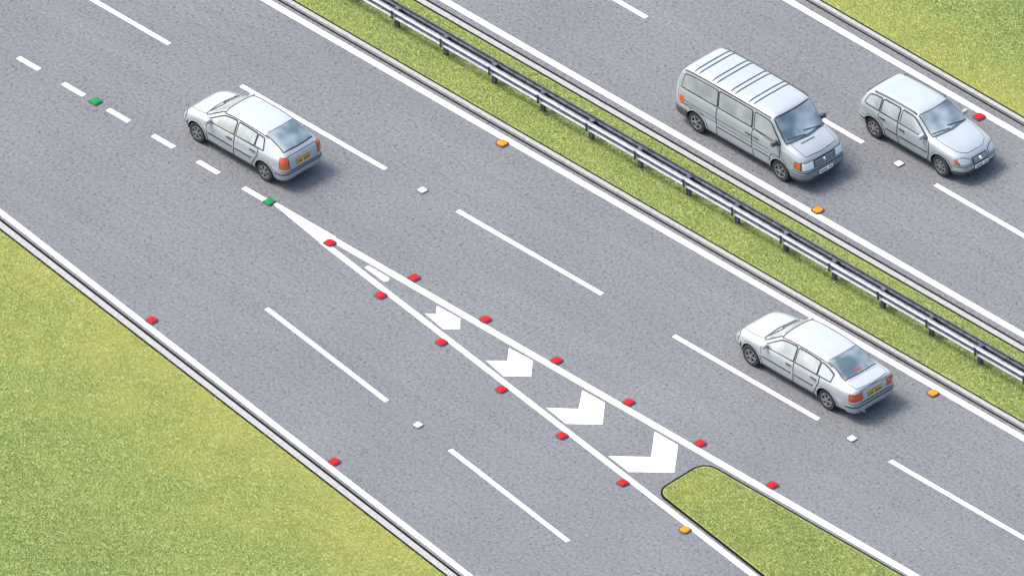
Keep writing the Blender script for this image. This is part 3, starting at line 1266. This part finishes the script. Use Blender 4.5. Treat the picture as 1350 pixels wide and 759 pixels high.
c2.arches()
c2.sill(-1.09, 1.09, .215, .30, M['trim'])
for sg in (-1, 1):
    fd = round_poly([(-.16, .315), (1.02, .315), (1.05, .55), (1.05, .86), (.92, .905), (-.20, .93), (-.20, .6)], .03, 2)
    rd = round_poly([(-1.02, .44), (-.95, .32), (-.195, .315), (-.235, .6), (-.235, .935), (-1.20, .945), (-1.18, .74), (-1.12, .67)], .03, 2)
    c2.door(fd, sg, (-.03, .81), c2.window_poly(-.16, .96, r=.03), (.86, .93), strip=(-.13, 1.0, .58))
    c2.door(rd, sg, (-1.0, .83), c2.window_poly(-1.06, -.25, r=.03), strip=(-.98, -.25, .58))
    c2.plate('quarter_window', c2.window_poly(-1.60, -1.13, r=.02), 'side', sg, M['glass_side'], None, .013, .034, 'rubber')
c2.plate('windscreen', c2.top_poly(.46, 1.07, .055, 0.06, 0.07), 'top', None, M['glass_side'], None, .012, .035, 'rubber')
c2.plate('rear_window', c2.top_poly(-1.95, -1.28, .05, -.03, -.03), 'top', None, M['glass_dark'], None, .012, .028, 'rubber')
c2.plate('bonnet', round_poly([(1.16, .62), (1.6, .62), (2.02, .50), (2.06, 0), (2.02, -.50), (1.6, -.62), (1.16, -.62), (1.23, 0)], .05, 2), 'top', None, c2.pm, None, .006, .013)
c2.plate('boot_lid', round_poly([(-2.06, .61), (-2.40, .58), (-2.46, 0), (-2.40, -.58), (-2.06, -.61), (-2.06, 0)], .04, 2), 'top', None, c2.pm, None, .006, .014)
c2.plate('boot_panel', round_poly([(-.50, .62), (.50, .62), (.53, .80), (.52, .955), (-.52, .955), (-.53, .80)], .04, 3), 'end', -1, c2.pm, None, .007, .014)
c2.bumper(-1, 1.25, .30, .58, -1.95, c2.pm, (.50, .545))
c2.bumper(1, 1.2, .28, .56, 1.6, c2.pm, (.46, .50))
for o in c2.wlamp('tail_light', [(.66, .71), (1.12, .71), (1.12, .90), (.70, .90)], -1, -1.95, M['lamp_red']):
    pass
c2.wlamp('indicator', [(.72, .79), (1.10, .79), (1.10, .84), (.72, .84)], -1, -1.95, M['lamp_orange'], 0.0, .022)
c2.wlamp('headlight', [(.48, .62), (.98, .64), (.98, .78), (.50, .72)], 1, 1.5, M['lamp_clear'])
c2.number_plate(-1, .77, .50, .12, M['plate_yellow'])
c2.plate('brake_light', [(-1.955 + .06, -.09), (-1.90 + .06, -.09), (-1.90 + .06, .09), (-1.955 + .06, .09)], 'top', None, M['lamp_red'], None, .02, 0.0)
c2.plate('cowl', [(1.090, -0.62), (1.130, -0.62), (1.205, -.2), (1.205, .2), (1.130, 0.62), (1.090, 0.62), (1.160, .2), (1.160, -.2)], 'top', None, M['trim'], None, .010, 0.0)
c2.wiper([(1.10, .50), (1.0, -.05)])
c2.wiper([(1.10, -.05), (1.0, -.60)])
bm = bmesh.new()
bmesh.ops.create_cone(bm, cap_ends=True, segments=14, radius1=.035, radius2=.035, depth=.2, matrix=Matrix.Translation((-2.46, .42, .27)) @ Matrix.Rotation(math.pi / 2, 4, 'Y'))
from_bm('exhaust_pipe', bm, [M['chrome']], c2.root, True)
for sg in (-1, 1):
    c2.bars('drip_rail', [[c2.on_side(x, c2.zt(x) - c2.drop(x) + .004, sg, .006) for x in np.linspace(-1.45, 0.45, 20)]], .016, M['seam'])
c2.place((1089.4, 526.4), (989.4, 469.4), -1)

# ---- 3: pale van (front view), going down-right on the far carriageway
vk = [
    (-2.475, .40, 1.10, .90, .72, .66), (-2.455, .30, 1.32, 1.10, .79, .70), (-2.40, .27, 1.50, 1.20, .83, .72), (-2.28, .26, 1.74, 1.22, .855, .725),
    (-2.12, .25, 1.86, 1.22, .865, .73), (-1.85, .24, 1.895, 1.22, .87, .735), (-.8, .23, 1.92, 1.215, .87, .74), (.4, .23, 1.92, 1.21, .87, .74),
    (1.0, .23, 1.905, 1.20, .87, .73), (1.22, .23, 1.87, 1.19, .87, .72), (1.48, .23, 1.58, 1.16, .865, .73), (1.80, .24, 1.245, 1.09, .855, .74),
    (2.1, .25, 1.14, 1.02, .83, .72), (2.34, .26, 1.035, .93, .79, .69), (2.44, .28, .945, .86, .745, .64), (2.495, .31, .80, .73, .69, .58), (2.525, .36, .62, .58, .60, .48)]
c3 = Car('passenger_van', 'pale silver passenger van with ribbed roof on the far carriageway beside the median', 'van', vk, 3.25, 0.325, 0.21, M['white_van'], .085)
c3.wheels(5)
c3.arches()
c3.sill(-1.22, 1.22, .235, .31, M['trim'])
for sg in (-1, 1):
    fd = round_poly([(.62, .33), (1.18, .33), (1.23, .62), (1.30, .76), (1.46, .82), (1.62, .80), (1.62, 1.10), (.58, 1.20), (.58, .7)], .03, 2)
    sd = round_poly([(-.80, .33), (.585, .33), (.545, .7), (.545, 1.205), (-.80, 1.215), (-.80, .7)], .03, 2)
    qp = round_poly([(-2.28, .70), (-2.0, .80), (-1.62, .85), (-1.30, .78), (-1.18, .45), (-1.14, .33), (-.835, .33), (-.835, 1.215), (-2.30, 1.215)], .03, 2)
    c3.door(fd, sg, (.72, 1.0), c3.window_poly(.62, 1.60, zlo=.04, top=.09, r=.03), None, strip=(.64, 1.20, .62))
    c3.door(sd, sg, (.42, 1.0), c3.window_poly(-.76, .50, zlo=.04, top=.09, r=.05), name='sliding_door', strip=(-.78, .55, .62))
    q = c3.plate('side_panel', qp, 'side', sg, c3.pm, None, .008, .014)
    c3.plate('window', c3.window_poly(-2.20, -.84, zlo=.04, top=.09, rake0=.10, r=.05), 'side', sg, M['glass_side'], q, .013, .028, 'rubber')
    for z in (.88, .74):
        c3.plate('body_crease', [(-2.2, z), (-1.9, z), (1.2, z - .02), (1.2, z - .002), (-2.2, z + .018)], 'side', sg, M['trim'], q, .0105, 0)
    c3.mirror(c3.root, sg, 1.50, 1.18, M['trim'], 1.15)
    c3.bars('rain_gutter', [[c3.on_side(x, c3.zt(x) - c3.drop(x) + .005, sg, .01) for x in np.linspace(-2.15, 1.15, 24)]], .021, M['seam'])
c3.plate('windscreen', c3.top_poly(1.27, 1.76, .04, 0.04, 0.06), 'top', None, M['glass_dark'], None, .012, .032, 'rubber')
c3.plate('rear_window', round_poly([(-.55, 1.24), (.55, 1.24), (.58, 1.70), (-.58, 1.70)], .06, 3), 'end', -1, M['glass_dark'], None, .012, .028, 'rubber')
c3.plate('bonnet', round_poly([(1.84, .62), (2.1, .61), (2.36, .58), (2.40, 0), (2.36, -.58), (2.1, -.61), (1.84, -.62), (1.91, 0)], .05, 2), 'top', None, c3.pm, None, .006, .013)
c3.plate('air_intake', [(1.96, -.38), (2.00, -.38), (2.02, .12), (1.98, .12)], 'top', None, M['trim'], None, .012, 0.008)
for x in (-1.88, -1.40, -.80, -.22, .36, .93):
    pass
for x in (-1.83, -1.15, -.44, .27):
    for dx in (0.0, .17):
        hy = .785
        c3.plate('roof_rib', [(x + dx - .016, -hy), (x + dx + .016, -hy), (x + dx + .016, hy), (x + dx - .016, hy)], 'top', None, M['seam'], None, .012, 0.0, step=.1)
c3.bumper(1, 1.15, .30, .58, 1.7, M['bumper_grey'], (.30, .39), off=.04)
c3.bumper(-1, 1.15, .30, .56, -1.6, M['trim'], None, off=.03)
c3.wlamp('headlight', [(.43, .67), (.76, .68), (.76, .89), (.45, .88)], 1, 1.6, M['lamp_white'], .022)
c3.wlamp('indicator', [(.795, .69), (.95, .695), (.94, .87), (.795, .88)], 1, 1.6, M['lamp_orange'], .018)
c3.wlamp('tail_light', [(.92, .76), (1.06, .76), (1.06, 1.0), (.93, 1.0)], -1, -1.6, M['lamp_orange'])
gr = c3.plate('grille', [Vector((-.325, .65)), Vector((.325, .65)), Vector((.335, .88)), Vector((-.335, .88))], 'wrap', (1.6, 1), M['trim'], None, .012, 0.008)
for z in (.70, .76, .82):
    c3.plate('grille_bar', [Vector((-.31, z - .011)), Vector((.31, z - .011)), Vector((.31, z + .011)), Vector((-.31, z + .011))], 'wrap', (1.6, 1), c3.pm, gr, .022, 0)
bm = bmesh.new()
co, nn = c3.ray('end', (0, .765), 1)
q = nn.to_track_quat('Z', 'Y').to_matrix().to_4x4()
bmesh.ops.create_cone(bm, cap_ends=True, segments=20, radius1=.055, radius2=.045, depth=.03, matrix=Matrix.Translation(co + nn * .02) @ q)
from_bm('badge', bm, [M['chrome']], c3.root, True)
c3.number_plate(1, .47, .50, .12, M['plate_white'], 0, .065)
c3.number_plate(-1, .75, .50, .12, M['plate_yellow'])
c3.plate('cowl', [(1.775, -0.66), (1.815, -0.66), (1.890, -.2), (1.890, .2), (1.815, 0.66), (1.775, 0.66), (1.845, .2), (1.845, -.2)], 'top', None, M['trim'], None, .010, 0.0)
c3.wiper([(1.80, .55), (1.70, -.02)])
c3.wiper([(1.80, -.05), (1.70, -.64)])
c3.place((918, 162.7), (1028.3, 224.3), 1)

# ---- 4: silver estate (front view)
ek = [
    (-1.90, .42, .84, .72, .62, .52), (-1.885, .34, 1.00, .84, .69, .56), (-1.84, .28, 1.12, .93, .745, .58), (-1.72, .25, 1.28, .965, .78, .58),
    (-1.52, .23, 1.40, .97, .80, .58), (-1.1, .22, 1.44, .965, .81, .585), (-.5, .20, 1.46, .955, .81, .59), (.0, .20, 1.455, .94, .81, .59),
    (.20, .20, 1.43, .935, .81, .59), (.52, .20, 1.24, .925, .81, .615), (.88, .20, 1.03, .915, .80, .67), (1.3, .21, .96, .87, .785, .66),
    (1.68, .23, .885, .80, .745, .61), (1.88, .25, .80, .73, .69, .56), (1.98, .28, .71, .655, .63, .50), (2.04, .31, .62, .58, .56, .44), (2.07, .36, .53, .50, .47, .36)]
c4 = Car('estate_car', 'pale silver estate car with roof rails in the lane nearest the far verge', 'car', ek, 2.58, 0.325, 0.20, M['silver_blue'])
c4.wheels(7)
c4.arches()
c4.sill(-.90, .90, .215, .30, M['trim'])
for sg in (-1, 1):
    fd = round_poly([(-.30, .315), (.78, .315), (.84, .55), (.84, .88), (.66, .93), (-.34, .95), (-.34, .6)], .03, 2)
    rd = round_poly([(-.84, .46), (-.78, .32), (-.335, .315), (-.375, .6), (-.375, .955), (-1.08, .96), (-1.06, .74), (-.96, .68)], .03, 2)
    c4.door(fd, sg, (-.17, .83), c4.window_poly(-.28, .74, r=.03), (.62, .96), strip=(-.28, .80, .58))
    c4.door(rd, sg, (-.93, .84), c4.window_poly(-1.02, -.40, r=.03), strip=(-.80, -.38, .58))
    c4.plate('quarter_window', c4.window_poly(-1.66, -1.11, rake0=.10, r=.03), 'side', sg, M['glass_side'], None, .013, .034, 'rubber')
    yy = .555 * sg
    pts = [c4.on_top(x, yy, .045) for x in np.linspace(-1.40, .10, 12)]
    pts = [c4.on_top(-1.46, yy, -.01)] + pts + [c4.on_top(.17, yy, -.01)]
    c4.bars('roof_rail', [pts], .027, M['trim'])
c4.plate('windscreen', c4.top_poly(.25, .85, .05, 0.05, 0.07), 'top', None, M['glass_dark'], None, .012, .026, 'rubber')
c4.plate('rear_window', round_poly([(-.52, 1.02), (.52, 1.02), (.50, 1.30), (-.50, 1.30)], .05, 3), 'end', -1, M['glass_dark'], None, .012, .026, 'rubber')
c4.plate('bonnet', round_poly([(.93, .60), (1.3, .60), (1.72, .50), (1.86, .28), (1.86, -.28), (1.72, -.50), (1.3, -.60), (.93, -.60), (1.0, 0)], .05, 2), 'top', None, c4.pm, None, .006, .013)
c4.bumper(1, 1.2, .28, .53, 1.45, c4.pm, (.285, .41))
c4.bumper(-1, 1.2, .30, .58, -1.3, c4.pm, (.50, .54))
c4.wlamp('headlight', [(.50, .60), (.86, .62), (1.0, .76), (.80, .77), (.56, .70)], 1, 1.4, M['lamp_clear'])
c4.wlamp('indicator', [(.90, .61), (1.06, .63), (1.10, .74), (1.02, .74)], 1, 1.4, M['lamp_orange'], .010, .017)
c4.wlamp('tail_light', [(.50, .75), (.78, .75), (.78, 1.05), (.54, 1.05)], -1, -1.3, M['lamp_red'])
gp = [Vector((-.30, .52)), Vector((.30, .52)), Vector((.34, .69)), Vector((-.34, .69))]
gr = c4.plate('grille', gp, 'wrap', (1.4, 1), M['trim'], None, .034, .010)
for z in (.565, .61, .655):
    c4.plate('grille_bar', [Vector((-.29, z - .010)), Vector((.29, z - .010)), Vector((.29, z + .010)), Vector((-.29, z + .010))], 'wrap', (1.4, 1), c4.pm, gr, .045, 0.0)
bm = bmesh.new()
co, nn = c4.ray('end', (0, .61), 1)
q = nn.to_track_quat('Z', 'Y').to_matrix().to_4x4()
bmesh.ops.create_cone(bm, cap_ends=True, segments=20, radius1=.055, radius2=.045, depth=.03, matrix=Matrix.Translation(co + nn * .06) @ q)
from_bm('badge', bm, [M['chrome']], c4.root, True)
c4.number_plate(1, .45, .50, .11, M['plate_white'], 0, .06)
c4.number_plate(-1, .82, .50, .11, M['plate_yellow'])
c4.plate('cowl', [(0.865, -0.60), (0.905, -0.60), (0.980, -.2), (0.980, .2), (0.905, 0.60), (0.865, 0.60), (0.935, .2), (0.935, -.2)], 'top', None, M['trim'], None, .010, 0.0)
c4.wiper([(.90, .52), (.79, -.02)])
c4.wiper([(.90, -.03), (.79, -.60)])
c4.place((1151.9, 170.1), (1239.6, 218), 1)
